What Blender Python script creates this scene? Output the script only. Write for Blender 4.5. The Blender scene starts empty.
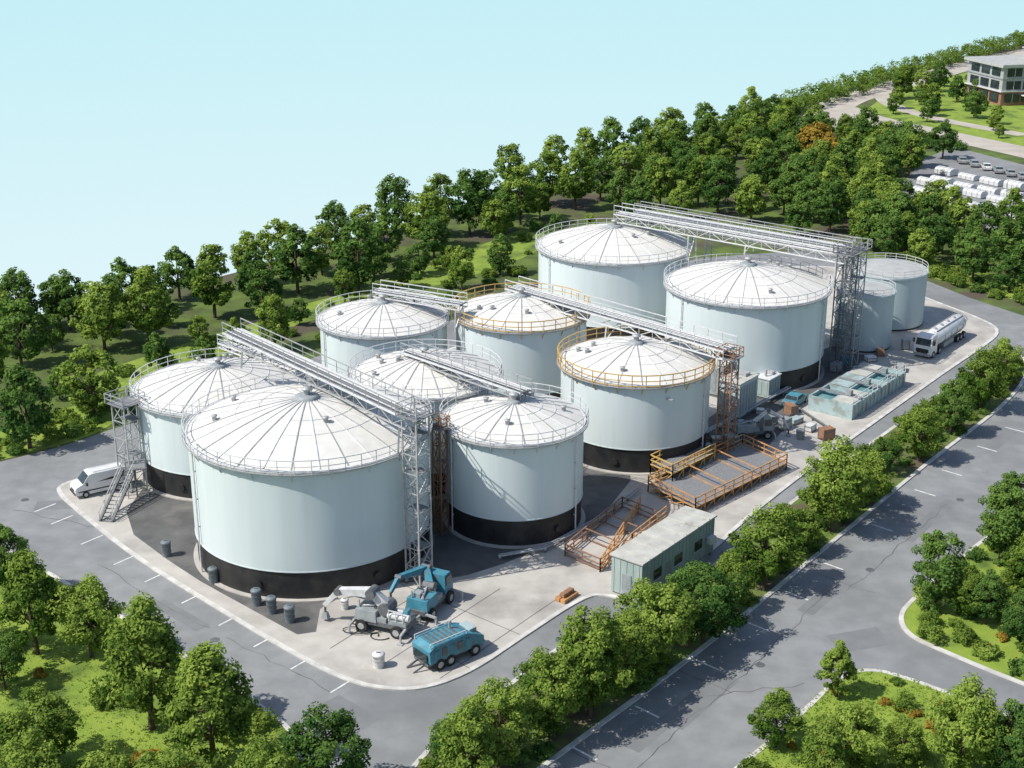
import bpy, bmesh, math, random
import numpy as np
from mathutils import Vector
random.seed(7); rng=np.random.default_rng(7)
S=bpy.context.scene
S.view_settings.view_transform='Standard'
try: S.view_settings.look='None'
except Exception: pass
S.view_settings.exposure=0
# ---------------- camera (62 m up, tilted 20 deg down) ----------------
H=62.0; TILT=math.radians(20); F=1400.0
cd=bpy.data.cameras.new("camera"); cam=bpy.data.objects.new("camera",cd); S.collection.objects.link(cam)
cam.location=(0,0,H); cam.rotation_euler=(math.radians(90)-TILT,0,0)
cd.sensor_width=36; cd.lens=F/1024*36; cd.clip_end=6000; cd.clip_start=1
S.camera=cam
# survey helpers: photogrammetric ground coordinates -> metres
def G(u,v,z=0.0):
    x=(u-512)/F; y=(384-v)/F
    dy=math.cos(TILT)+y*math.sin(TILT); dz=-math.sin(TILT)+y*math.cos(TILT)
    t=(z-H)/dz
    return (x*t,dy*t)
def G3(u,v,z): p=G(u,v,z); return Vector((p[0],p[1],z))
def ztop(Y,v):
    y=(384-v)/F
    return H+Y*(-math.sin(TILT)+y*math.cos(TILT))/(math.cos(TILT)+y*math.sin(TILT))
def depth(Y,z=0): return Y*math.cos(TILT)+(H-z)*math.sin(TILT)
A_=math.radians(52); B_=math.radians(-43)
da=Vector((math.cos(A_),math.sin(A_),0)); db=Vector((math.cos(B_),math.sin(B_),0))
# ---------------- materials ----------------
def mat(name,c1,c2=None,scale=1.0,rough=0.6,metal=0.0,bump=0.0,bscale=20,detail=6,lo=0.35,hi=0.65,c3=None,s3=0.1,lo3=0.45,hi3=0.6,stretch=None,f3=1.0,st3=None):
    m=bpy.data.materials.new(name); m.use_nodes=True; nt=m.node_tree; N=nt.nodes; L=nt.links
    b=N['Principled BSDF']; b.inputs['Roughness'].default_value=rough; b.inputs['Metallic'].default_value=metal
    if c2 is None: b.inputs['Base Color'].default_value=(*c1,1)
    tc=N.new('ShaderNodeTexCoord'); vec=tc.outputs['Object']
    def st(s):
        if not s: return vec
        mp=N.new('ShaderNodeMapping'); mp.inputs['Scale'].default_value=s; L.new(vec,mp.inputs[0]); return mp.outputs[0]
    if c2 is not None:
        n=N.new('ShaderNodeTexNoise'); n.inputs['Scale'].default_value=scale; n.inputs['Detail'].default_value=detail
        L.new(st(stretch),n.inputs['Vector'])
        mr=N.new('ShaderNodeMapRange'); mr.inputs[1].default_value=lo; mr.inputs[2].default_value=hi; L.new(n.outputs[0],mr.inputs[0])
        mx=N.new('ShaderNodeMix'); mx.data_type='RGBA'; L.new(mr.outputs[0],mx.inputs[0])
        mx.inputs[6].default_value=(*c1,1); mx.inputs[7].default_value=(*c2,1)
        out=mx.outputs[2]
        if c3 is not None:
            n3=N.new('ShaderNodeTexNoise'); n3.inputs['Scale'].default_value=s3; n3.inputs['Detail'].default_value=5; n3.inputs['Roughness'].default_value=0.6
            L.new(st(st3),n3.inputs['Vector'])
            m3=N.new('ShaderNodeMapRange'); m3.inputs[1].default_value=lo3; m3.inputs[2].default_value=hi3; m3.inputs[4].default_value=f3; L.new(n3.outputs[0],m3.inputs[0])
            mx3=N.new('ShaderNodeMix'); mx3.data_type='RGBA'; L.new(m3.outputs[0],mx3.inputs[0]); L.new(out,mx3.inputs[6]); mx3.inputs[7].default_value=(*c3,1)
            out=mx3.outputs[2]
        L.new(out,b.inputs['Base Color'])
    if bump>0:
        nb=N.new('ShaderNodeTexNoise'); nb.inputs['Scale'].default_value=bscale; nb.inputs['Detail'].default_value=4; L.new(vec,nb.inputs['Vector'])
        bp=N.new('ShaderNodeBump'); bp.inputs['Strength'].default_value=bump; bp.inputs['Distance'].default_value=0.1
        L.new(nb.outputs[0],bp.inputs['Height']); L.new(bp.outputs[0],b.inputs['Normal'])
    return m
M={}
M['ground']=mat('ground_soil_grass',(0.12,0.18,0.03),(0.06,0.09,0.022),0.25,0.95,bump=0.6,bscale=3,c3=(0.095,0.075,0.055),s3=0.05,lo3=0.5,hi3=0.62)
M['lawn']=mat('lawn',(0.19,0.29,0.035),(0.27,0.36,0.05),0.5,0.95,bump=0.8,bscale=8,c3=(0.09,0.15,0.025),s3=0.18,lo3=0.5,hi3=0.66)
M['bed']=mat('planting_bed',(0.09,0.15,0.03),(0.15,0.22,0.035),0.8,0.95,bump=0.8,bscale=6,c3=(0.12,0.095,0.06),s3=0.3)
M['asphalt']=mat('asphalt',(0.225,0.235,0.24),(0.28,0.29,0.295),0.5,0.85,bump=0.25,bscale=30,detail=10,c3=(0.17,0.178,0.183),s3=0.07,lo3=0.45,hi3=0.68,f3=0.85)
M['asphalt_old']=mat('asphalt_patch',(0.18,0.19,0.195),(0.21,0.22,0.225),0.6,0.85,bump=0.2,bscale=30)
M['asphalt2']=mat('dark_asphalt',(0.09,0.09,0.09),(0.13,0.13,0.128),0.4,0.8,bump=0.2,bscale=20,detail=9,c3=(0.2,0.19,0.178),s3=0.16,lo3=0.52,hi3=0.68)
M['conc']=mat('concrete_pad',(0.44,0.42,0.385),(0.52,0.50,0.46),0.5,0.85,bump=0.15,bscale=12,detail=9,c3=(0.29,0.275,0.255),s3=0.14,lo3=0.48,hi3=0.68,f3=0.8)
M['tan']=mat('pale_road',(0.42,0.38,0.33),(0.5,0.46,0.40),0.2,0.9)
M['kerb']=mat('kerb_concrete',(0.66,0.65,0.62),(0.48,0.47,0.44),0.8,0.8)
M['paint']=mat('road_paint',(0.8,0.8,0.78),(0.55,0.55,0.54),2.5,0.7)
M['wall']=mat('tank_wall_paint',(0.67,0.75,0.755),(0.63,0.71,0.715),0.6,0.4,stretch=(1,1,0.07),c3=(0.53,0.60,0.60),s3=0.9,lo3=0.55,hi3=0.8,f3=0.5,st3=(1,1,.06),bump=0.05,bscale=0.7)
M['wall2']=mat('small_tank_paint',(0.5,0.58,0.59),(0.44,0.53,0.54),0.6,0.5,stretch=(1,1,0.1))
M['roof']=mat('tank_roof_paint',(0.72,0.71,0.67),(0.65,0.64,0.60),0.9,0.75,c3=(0.55,0.54,0.50),s3=0.35,lo3=0.52,hi3=0.78,f3=0.5,bump=0.06,bscale=1.5)
M['roof2']=mat('small_tank_roof',(0.46,0.47,0.46),(0.38,0.39,0.38),0.9,0.7)
M['black']=mat('tank_skirt_black',(0.012,0.013,0.015),(0.03,0.03,0.03),0.7,0.55,c3=(0.05,0.045,0.04),s3=0.5,lo3=0.55,hi3=0.75)
M['steel']=mat('galvanised_steel',(0.48,0.49,0.49),(0.36,0.37,0.38),3,0.5,0.2)
M['dsteel']=mat('dark_steel',(0.12,0.13,0.14),(0.18,0.19,0.20),3,0.55,0.3)
M['white']=mat('white_steel',(0.7,0.71,0.71),(0.55,0.56,0.56),2,0.45)
M['yellow']=mat('yellow_rail',(0.66,0.44,0.13),(0.55,0.34,0.10),2,0.5)
M['orange']=mat('orange_rail',(0.62,0.32,0.12),(0.42,0.22,0.09),2,0.55)
M['rust']=mat('rusty_steel',(0.34,0.18,0.10),(0.24,0.13,0.08),3,0.7)
M['deck']=mat('grating',(0.26,0.27,0.28),(0.16,0.17,0.18),8,0.7)
M['glass']=mat('dark_glass',(0.02,0.03,0.035),(0.04,0.055,0.06),1,0.08)
M['tyre']=mat('tyre',(0.02,0.02,0.02),(0.035,0.035,0.033),3,0.85)
M['carw']=mat('white_car_paint',(0.72,0.73,0.73),(0.66,0.67,0.67),1.5,0.25)
M['blue']=mat('blue_machine_paint',(0.04,0.21,0.30),(0.08,0.28,0.36),1.5,0.45,c3=(0.13,0.16,0.17),s3=1.2,lo3=0.52,hi3=0.7)
M['teal']=mat('teal_paint',(0.36,0.48,0.49),(0.44,0.55,0.56),0.8,0.5,c3=(0.28,0.33,0.32),s3=0.8)
M['water']=mat('basin_water',(0.10,0.26,0.27),(0.16,0.34,0.34),0.8,0.1)
M['cabin']=mat('cabin_wall',(0.40,0.48,0.45),(0.33,0.41,0.39),1.0,0.6,stretch=(1,1,0.2))
M['cabroof']=mat('cabin_roof',(0.55,0.55,0.50),(0.44,0.44,0.40),0.8,0.6,c3=(0.3,0.3,0.27),s3=0.5,lo3=0.55,hi3=0.7)
M['greyp']=mat('grey_paint',(0.33,0.36,0.37),(0.25,0.28,0.29),1.5,0.5)
M['binp']=mat('bin_paint',(0.13,0.16,0.18),(0.18,0.21,0.23),1.5,0.5)
M['brick']=mat('brick',(0.28,0.14,0.10),(0.35,0.19,0.14),1,0.8)
M['facade']=mat('facade_panels',(0.42,0.43,0.43),(0.35,0.36,0.37),0.4,0.6)
M['bark']=mat('bark',(0.12,0.085,0.055),(0.07,0.05,0.035),3,0.9)
M['lamp']=mat('headlamp',(0.8,0.8,0.75),(0.7,0.7,0.68),3,0.15)
M['red']=mat('red_lamp',(0.4,0.02,0.02),(0.3,0.02,0.02),3,0.3)
def leafmat(name,dark,light):
    m=bpy.data.materials.new(name); m.use_nodes=True; nt=m.node_tree; N=nt.nodes; L=nt.links
    N.remove(N['Principled BSDF']); b=N.new('ShaderNodeBsdfDiffuse')
    at=N.new('ShaderNodeAttribute'); at.attribute_name='tone'
    oi=N.new('ShaderNodeObjectInfo')
    ma=N.new('ShaderNodeMath'); ma.operation='MULTIPLY_ADD'; ma.inputs[1].default_value=0.5; ma.inputs[2].default_value=-0.22
    L.new(oi.outputs['Random'],ma.inputs[0])
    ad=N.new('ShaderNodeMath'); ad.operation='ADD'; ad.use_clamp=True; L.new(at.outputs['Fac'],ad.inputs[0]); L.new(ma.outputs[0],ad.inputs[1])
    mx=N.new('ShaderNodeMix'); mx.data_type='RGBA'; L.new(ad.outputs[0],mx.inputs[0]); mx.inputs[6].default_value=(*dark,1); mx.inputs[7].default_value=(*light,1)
    L.new(mx.outputs[2],b.inputs['Color'])
    tr=N.new('ShaderNodeBsdfTranslucent'); L.new(mx.outputs[2],tr.inputs[0])
    ms=N.new('ShaderNodeMixShader'); ms.inputs[0].default_value=0.35
    L.new(b.outputs[0],ms.inputs[1]); L.new(tr.outputs[0],ms.inputs[2]); L.new(ms.outputs[0],N['Material Output'].inputs[0])
    return m
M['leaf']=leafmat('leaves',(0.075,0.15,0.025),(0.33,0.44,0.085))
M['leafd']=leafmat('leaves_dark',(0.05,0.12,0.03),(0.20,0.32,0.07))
M['leafo']=leafmat('leaves_autumn',(0.26,0.2,0.04),(0.5,0.33,0.06))
M['leafh']=leafmat('hedge_leaves',(0.08,0.15,0.03),(0.23,0.33,0.06))
M['grass']=leafmat('grass_blades',(0.15,0.24,0.035),(0.30,0.41,0.07))
# ---------------- mesh builder ----------------
class MB:
    def __init__(s): s.v=[];s.f=[];s.m=[];s.s=[];s.mats=[]
    def add(s,vs,fs,mt,sm=False):
        o=len(s.v); s.v+= [tuple(p) for p in vs]
        if mt not in s.mats: s.mats.append(mt)
        i=s.mats.index(mt)
        for f in fs: s.f.append([o+k for k in f]); s.m.append(i); s.s.append(sm)
    def box(s,c,d,mt,rz=0,top=1.0,topy=None):
        cx,cy,cz=c; a,b,h=d[0]/2,d[1]/2,d[2]/2; ty=top if topy is None else topy
        P=[(-a,-b,-h),(a,-b,-h),(a,b,-h),(-a,b,-h),(-a*top,-b*ty,h),(a*top,-b*ty,h),(a*top,b*ty,h),(-a*top,b*ty,h)]
        co,si=math.cos(rz),math.sin(rz)
        s.add([(cx+x*co-y*si,cy+x*si+y*co,cz+z) for x,y,z in P],[(3,2,1,0),(4,5,6,7),(0,1,5,4),(1,2,6,5),(2,3,7,6),(3,0,4,7)],mt)
    def beam(s,p,q,r,mt,n=4,r2=None,sm=False):
        p=Vector(p);q=Vector(q);d=q-p
        if d.length<1e-6:return
        d.normalize(); up=Vector((0,0,1)) if abs(d.z)<0.95 else Vector((1,0,0))
        a=d.cross(up).normalized(); b=a.cross(d); r2=r if r2 is None else r2; vs=[]
        for P,R in((p,r),(q,r2)):
            for k in range(n):
                t=2*math.pi*(k+.5)/n; vs.append(P+(a*math.cos(t)+b*math.sin(t))*R*(1.414 if n==4 else 1))
        fs=[(k,(k+1)%n,n+(k+1)%n,n+k) for k in range(n)]+[tuple(range(n-1,-1,-1)),tuple(range(n,2*n))]
        s.add(vs,fs[:n],mt,sm); s.add(vs,fs[n:],mt)
    def rev(s,prof,mt,n=48,c=(0,0),sm=True):
        vs=[];fs=[]
        for r,z in prof:
            for k in range(n):
                t=2*math.pi*k/n; vs.append((c[0]+r*math.cos(t),c[1]+r*math.sin(t),z))
        for j in range(len(prof)-1):
            for k in range(n): fs.append((j*n+k,j*n+(k+1)%n,(j+1)*n+(k+1)%n,(j+1)*n+k))
        s.add(vs,fs,mt,sm)
    def ext(s,prof,y0,y1,mt,tum=None):
        n=len(prof); vs=[]
        for y in(y0,y1):
            for i,(x,z) in enumerate(prof):
                yy=y
                if tum and z>tum[0]: yy=y*(1-tum[1]*(z-tum[0]))
                vs.append((x,yy,z))
        fs=[(k,(k+1)%n,n+(k+1)%n,n+k) for k in range(n)]+[tuple(range(n)),tuple(range(2*n-1,n-1,-1))]
        s.add(vs,fs,mt)
    def wheel(s,x,y,r,w):
        sg=1 if y>0 else -1
        s.beam((x,y-w/2,r),(x,y+w/2,r),r,M['tyre'],18)
        s.beam((x,y+sg*w/2,r),(x,y+sg*(w/2+.02),r),r*.55,M['steel'],12)
    def mesh(s,name):
        me=bpy.data.meshes.new(name); me.from_pydata(s.v,[],s.f)
        for m_ in s.mats: me.materials.append(m_)
        me.polygons.foreach_set('material_index',s.m); me.polygons.foreach_set('use_smooth',s.s)
        me.update()
        bm=bmesh.new(); bm.from_mesh(me); bmesh.ops.recalc_face_normals(bm,faces=bm.faces); bm.to_mesh(me); bm.free()
        return me
    def obj(s,name,loc=(0,0,0),rz=0,bevel=0,me=None):
        me=me or s.mesh(name); o=bpy.data.objects.new(name,me); S.collection.objects.link(o)
        o.location=loc; o.rotation_euler=(0,0,rz)
        if bevel:
            b=o.modifiers.new('b','BEVEL'); b.width=bevel; b.segments=2; b.limit_method='ANGLE'; b.angle_limit=math.radians(35)
        return o
def place(me,name,loc,rz=0,sc=1):
    o=bpy.data.objects.new(name,me); S.collection.objects.link(o); o.location=loc; o.rotation_euler=(0,0,rz)
    o.scale=sc if isinstance(sc,(tuple,list)) else (sc,sc,sc); return o
def chaikin(p,it=2,closed=True):
    for _ in range(it):
        q=[]; n=len(p)
        for i in range(n if closed else n-1):
            a=p[i];b=p[(i+1)%n]
            q.append((a[0]*.75+b[0]*.25,a[1]*.75+b[1]*.25)); q.append((a[0]*.25+b[0]*.75,a[1]*.25+b[1]*.75))
        if not closed: q=[p[0]]+q+[p[-1]]
        p=q
    return p
def area(p): return sum(p[i][0]*p[(i+1)%len(p)][1]-p[(i+1)%len(p)][0]*p[i][1] for i in range(len(p)))/2
def sheet(name,p,z,mt):
    if area(p)<0:p=p[::-1]
    me=bpy.data.meshes.new(name); bm=bmesh.new(); f=bm.faces.new([bm.verts.new((x,y,z)) for x,y in p])
    f.normal_update(); bm.normal_update()
    bmesh.ops.triangulate(bm,faces=[f],ngon_method='EAR_CLIP'); bm.to_mesh(me); bm.free(); me.materials.append(mt)
    o=bpy.data.objects.new(name,me); S.collection.objects.link(o); return o
def kerb(p,z,w=0.3,name='kerb',mt=None):
    if area(p)<0:p=p[::-1]
    n=len(p); b=MB(); vs=[]
    for i in range(n):
        a=Vector(p[i-1]);c=Vector(p[(i+1)%n]); t=(c-a).normalized(); nx,ny=-t.y,t.x
        x,y=p[i]; vs+=[(x,y,0.0),(x,y,z),(x+nx*w,y+ny*w,z),(x+nx*w,y+ny*w,0)]
    fs=[]
    for i in range(n):
        j=(i+1)%n
        for k in range(3): fs.append((4*i+k,4*j+k,4*j+k+1,4*i+k+1))
    b.add(vs,fs,mt or M['kerb']); b.obj(name)
def inpoly(x,y,p):
    c=False;n=len(p);j=n-1
    for i in range(n):
        if (p[i][1]>y)!=(p[j][1]>y) and x<(p[j][0]-p[i][0])*(y-p[i][1])/(p[j][1]-p[i][1])+p[i][0]: c=not c
        j=i
    return c
def GP(l): return [G(u,v) for u,v in l]
# ---------------- ground, roads ----------------
edge=GP([(0,322),(100,303),(215,279),(350,240),(470,202),(580,172),(700,134),(770,104),(1024,40)])
edge=[(-600,60),(-180,150)]+edge+[(520,900),(1300,1500),(2500,1500),(2500,-400),(-600,-400)]
edge=edge[:2]+chaikin(edge[2:12],2,False)+edge[12:]
sheet('ground',edge,0,M['ground'])
b=MB(); n=len(edge)
b.add([(x,y,0) for x,y in edge]+[(x,y,-12) for x,y in edge],[(i,(i+1)%n,n+(i+1)%n,n+i) for i in range(n)],M['ground']); b.obj('ground_bank')
asph=GP([(-250,540),(0,462),(60,447),(110,430),(150,418),(200,400),(330,352),(530,300),(700,258),(840,248),(930,282),(970,298),(1024,316),(1150,352),(1300,420),(1300,900),(-250,900)])
sheet('road',asph,0.02,M['asphalt'])
padp=GP([(56,486),(90,476),(140,462),(200,440),(300,400),(530,322),(700,276),(840,262),(920,296),(985,320),(1003,332),(985,347),(950,370),(890,413),(820,463),(750,517),(705,560),(640,606),(606,596),(585,598),(520,641),(475,672),(430,690),(390,692),(350,684),(300,660),(200,600),(130,556),(80,515),(58,496)])
padp=chaikin(padp,2); kerb(padp,0.15,0.45,'kerb'); sheet('pavement',padp,0.14,M['conc'])
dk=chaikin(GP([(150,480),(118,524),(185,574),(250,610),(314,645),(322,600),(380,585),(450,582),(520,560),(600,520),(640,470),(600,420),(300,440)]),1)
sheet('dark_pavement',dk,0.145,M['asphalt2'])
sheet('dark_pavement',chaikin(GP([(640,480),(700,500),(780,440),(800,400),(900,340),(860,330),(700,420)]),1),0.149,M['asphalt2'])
isA=chaikin(GP([(-250,480),(-60,520),(0,546),(60,578),(125,618),(190,658),(250,697),(296,730),(308,768),(312,900),(-300,900)]),2)
isB=chaikin(GP([(360,900),(392,790),(430,745),(480,706),(530,668),(585,628),(640,614),(705,572),(760,526),(830,472),(900,422),(960,378),(1000,350),(1022,352),(1032,372),(1008,405),(940,455),(850,530),(700,655),(545,768),(400,880)]),2)
isC=chaikin(GP([(700,800),(730,772),(770,740),(805,708),(832,682),(860,668),(900,674),(1024,722),(1200,790),(1200,930),(560,930)]),2)
isD=chaikin(GP([(1150,440),(1024,512),(970,548),(912,598),(896,616),(905,636),(940,652),(1024,687),(1250,770),(1300,560)]),2)
for p,mt in((isA,'lawn'),(isB,'bed'),(isC,'lawn'),(isD,'lawn')):
    kerb(p,0.15,0.42); sheet('grass_verge',p,0.12,M[mt])
sheet('grass_verge',chaikin(GP([(905,270),(960,286),(1060,312),(1100,300),(1040,285),(960,268),(920,255)]),2),0.03,M['lawn'])
sheet('lawn',chaikin(GP([(-40,470),(60,446),(112,428),(130,400),(90,400),(0,430),(-60,445)]),2),0.024,M['lawn'])
sheet('lawn',chaikin(GP([(250,340),(330,315),(420,290),(520,262),(560,235),(530,225),(470,250),(380,285),(280,310)]),2),0.012,M['lawn'])
sheet('lawn',chaikin(GP([(100,400),(210,360),(300,325),(280,315),(180,345),(60,385)]),2),0.016,M['lawn'])
def strip(name,pts,w,z,mt):
    p=[Vector(q) for q in chaikin(GP(pts),2,False)]; L=[];R=[]
    for i in range(len(p)):
        t=(p[min(i+1,len(p)-1)]-p[max(i-1,0)]).normalized(); nn=Vector((-t.y,t.x))*w/2
        L.append(tuple(p[i]+nn)); R.append(tuple(p[i]-nn))
    m=MB(); n=len(L); m.add([(x,y,z) for x,y in L]+[(x,y,z) for x,y in R],[(i,i+1,n+i+1,n+i) for i in range(n-1)],mt); return m.obj(name)
sheet('lawn',chaikin(GP([(850,128),(880,96),(950,76),(1060,52),(1150,120),(1100,160),(1024,152),(930,132)]),2),0.012,M['lawn'])
strip('road',[(815,126),(835,104),(870,92),(930,76),(985,60),(1060,46)],11,0.03,M['tan'])
strip('road',[(838,108),(870,120),(940,134),(1024,152),(1100,170)],11,0.034,M['tan'])
strip('path',[(880,94),(890,106),(940,120),(1024,135)],5,0.026,M['tan'])
yard=GP([(900,186),(925,158),(955,147),(1024,165),(1150,190),(1150,270),(1024,240),(960,222),(905,208)])
sheet('parking_lot',yard,0.02,M['asphalt'])
for i,(u,v,a_,l,w_) in enumerate([(700,700,A_,9,2.2),(820,600,A_,6,1.6),(930,520,A_,12,1.4),(180,615,B_,7,1.5),(60,505,.1,5,2.2),(860,640,.3,5,3),(640,735,A_,4,2.5),(350,712,B_,5,2.0),(1000,440,A_,7,1.6)]):
    x,y=G(u,v); m=MB(); m.add([(-l/2,-w_/2,0),(l/2,-w_/2,0),(l/2,w_/2,0),(-l/2,w_/2,0)],[(0,1,2,3)],M['asphalt_old']); m.obj('asphalt_patch',(x,y,.025),a_)
for u,v in[(760,665),(870,570),(215,640),(960,500),(25,500),(560,640)]:
    x,y=G(u,v); m=MB(); m.rev([(.42,0),(.42,.012),(.36,.016),(.01,.016)],M['dsteel'],20,sm=False); m.obj('manhole_cover',(x,y,.022))
# sealed cracks on the asphalt
ck=MB()
for u,v,a_,l in[(690,720,A_,26),(800,620,A_+.05,20),(900,545,A_,24),(150,595,B_,18),(280,665,B_+.05,14),(700,680,B_,6),(850,585,B_,7),(60,520,-.4,12),(600,765,B_,6),(760,690,.2,9)]:
    x,y=G(u,v); p=Vector((x,y,.03)); d=Vector((math.cos(a_),math.sin(a_),0)); nn=Vector((-d.y,d.x,0)); k=int(l/1.2); p=p-d*l/2; prev=p
    for i in range(k):
        q=p+d*(i+1)*1.2+nn*random.uniform(-.25,.25); w_=nn*random.uniform(.02,.045)
        ck.add([prev-w_,q-w_,q+w_,prev+w_],[(0,1,2,3)],M['asphalt2']); prev=q
ck.obj('asphalt_cracks')
mk=MB()
def tick(u,v,d,L=2.4,w=0.16):
    x,y=G(u,v); c=Vector((x,y,0.034)); n=Vector((-d.y,d.x,0))*w/2; a=c-d*L/2; e=c+d*L/2
    mk.add([a-n,e-n,e+n,a+n],[(0,1,2,3)],M['paint'])
for u,v in[(92,540),(125,560),(156,577),(193,598),(230,620),(265,641),(302,663),(342,686),(62,520),(45,508)]: tick(u,v,da,2.6)
for u,v in[(585,754),(647,712),(707,665),(758,627),(797,596),(832,566),(882,528),(925,493),(952,473),(987,449),(1015,430)]: tick(u,v,db,2.4,0.2)
for i in range(14):
    p=G(960+i*9,162+i*2.3); mk.add([(p[0]-.1,p[1]-3,.026),(p[0]+.1,p[1]-3,.026),(p[0]+.1,p[1]+3,.026),(p[0]-.1,p[1]+3,.026)],[(0,1,2,3)],M['paint'])
mk.obj('road_markings')
jt=MB()
for u0,v0,u1,v1 in[(330,650,450,575),(380,668,500,590),(440,680,560,598),(360,610,470,670),(400,585,520,636)]:
    a=G3(u0,v0,0);e=G3(u1,v1,0);d=(e-a).normalized();n=Vector((-d.y,d.x,0))*.035
    a.z=e.z=.153; jt.add([a-n,e-n,e+n,a+n],[(0,1,2,3)],M['asphalt2'])
jt.obj('pavement_joints')
# ---------------- tanks ----------------
def rail(m,c,R,z,mt,h=1.1,a0=0,a1=2*math.pi,r=0.035):
    n=max(8,int(R*(a1-a0)/1.5)); P=[]
    for k in range(n+1):
        t=a0+(a1-a0)*k/n; P.append((c[0]+R*math.cos(t),c[1]+R*math.sin(t)))
    for k in range(n+1): m.beam((*P[k],z-.3),(*P[k],z+h),r,mt)
    for hh in(h,h*.52,0.12):
        for k in range(n): m.beam((*P[k],z+hh),(*P[k+1],z+hh),r if hh==h else r*.75,mt)
RS=.235
def tank(u,vb,hw,vr,railm='white',band=2.8,rise=RS,flat=False,ribs=24,lad=None):
    x,y=G(u,vb,0); dp=depth(y); R=hw*dp/F; zt=ztop(y,vr)-.14
    m=MB(); W=M['wall2'] if flat else M['wall']; RF=M['roof2'] if flat else M['roof']
    if flat: band=0.4
    m.rev([(R-.12,0),(R-.12,band)],M['black'],80)
    m.rev([(R+.35,0),(R+.35,.12),(R-.2,.13)],M['conc'],80,sm=False)
    m.rev([(R-.12,band),(R,band)],W,80,sm=False)
    m.rev([(R,band),(R,zt)],W,80)
    if flat:
        m.rev([(R,zt),(R+.15,zt),(R+.15,zt+.25),(R-.1,zt+.25)],W,80,sm=False)
        m.rev([(R-.1,zt+.25),(R*.5,zt+.5),(0.01,zt+.65)],RF,64)
        rail(m,(0,0),R,zt+.25,M['white'],.9,r=.03)
    else:
        for zz in (band+.02,zt-.5):
            m.rev([(R,zz),(R+.035,zz),(R+.035,zz+.1),(R,zz+.1)],W,80,sm=False)
        m.rev([(R,zt-.02),(R+.22,zt-.02),(R+.22,zt+.14),(R-.02,zt+.16)],M['white'],80,sm=False)
        rs=rise*R; f=lambda r: zt+.15+rs*(1-(r/R)**1.6)
        rr=[R*(1-k/14) for k in range(14)]+[.01]
        m.rev([(r,f(r)) for r in rr],RF,96)
        for k in range(ribs):
            t=2*math.pi*k/ribs; co,si=math.cos(t),math.sin(t)
            q=[R*.995,R*.8,R*.6,R*.4,R*.2,R*.08]
            for i in range(5): m.beam((q[i]*co,q[i]*si,f(q[i])+.03),(q[i+1]*co,q[i+1]*si,f(q[i+1])+.03),.05,M['steel'] if k%2 else M['white'])
        for q in(R*.6,R*.4):
            for k in range(ribs):
                t=2*math.pi*k/ribs;t2=2*math.pi*(k+1)/ribs
                m.beam((q*math.cos(t),q*math.sin(t),f(q)+.02),(q*math.cos(t2),q*math.sin(t2),f(q)+.02),.03,M['white'])
        zc=f(0)
        m.rev([(R*.1,zc-.25),(R*.1,zc+.2),(R*.07,zc+.3),(.01,zc+.35)],M['greyp'],24)
        m.rev([(.3,zc+.3),(.3,zc+.8),(.5,zc+.8),(.5,zc+.95),(.01,zc+1.05)],M['steel'],14)
        for k in range(4):
            t=random.random()*6.28; q=R*random.uniform(.35,.8); zz=f(q)
            m.rev([(.22,zz-.2),(.22,zz+.4),(.3,zz+.4),(.3,zz+.5),(.01,zz+.5)],M['steel'],12,(q*math.cos(t),q*math.sin(t)))
        m.rev([(R+.2,zt-.12),(R+.5,zt-.12),(R+.5,zt-.05),(R+.2,zt-.05)],M['steel'],80,sm=False)
        rail(m,(0,0),R+.42,zt,M[railm],1.35 if railm=='yellow' else 1.25,r=.05 if railm=='yellow' else .035)
        for k in range(20):
            t=2*math.pi*k/20; m.beam((R*math.cos(t),R*math.sin(t),zt-.9),((R+.42)*math.cos(t),(R+.42)*math.sin(t),zt-.14),.04,M[railm])
        for t in(-1.9,-0.9):
            co,si=math.cos(t),math.sin(t)
            m.beam(((R-.15)*co,(R-.15)*si,1.3),((R+.08)*co,(R+.08)*si,1.3),.35,M['black'],16)
        for t in(-2.6,-.55):
            co,si=math.cos(t),math.sin(t)
            m.beam(((R+.2)*co,(R+.2)*si,.2),((R+.2)*co,(R+.2)*si,zt),.08,M['white'],8)
            for j in range(4): m.beam((R*co,R*si,2+j*2.8),((R+.25)*co,(R+.25)*si,2+j*2.8),.05,M['steel'])
    m.obj('storage_tank',(x,y,.14)); return x,y,R,zt+.14
T1=tank(315,546,115,425,ribs=28)
T2=tank(226,468,81,386)
T3=tank(427,470,71,374)
T4=tank(514,518,68,419,ribs=22)
T5=tank(386,398,62,318)
T6=tank(521,395,64,312,'yellow',ribs=20)
T7=tank(633,446,73,361,'yellow',ribs=20)
T8=tank(612,325,74,245)
T9=tank(742,368,78,284,ribs=28)
tank(884,322,37,270,flat=True); tank(861,346,28,291,flat=True)
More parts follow.
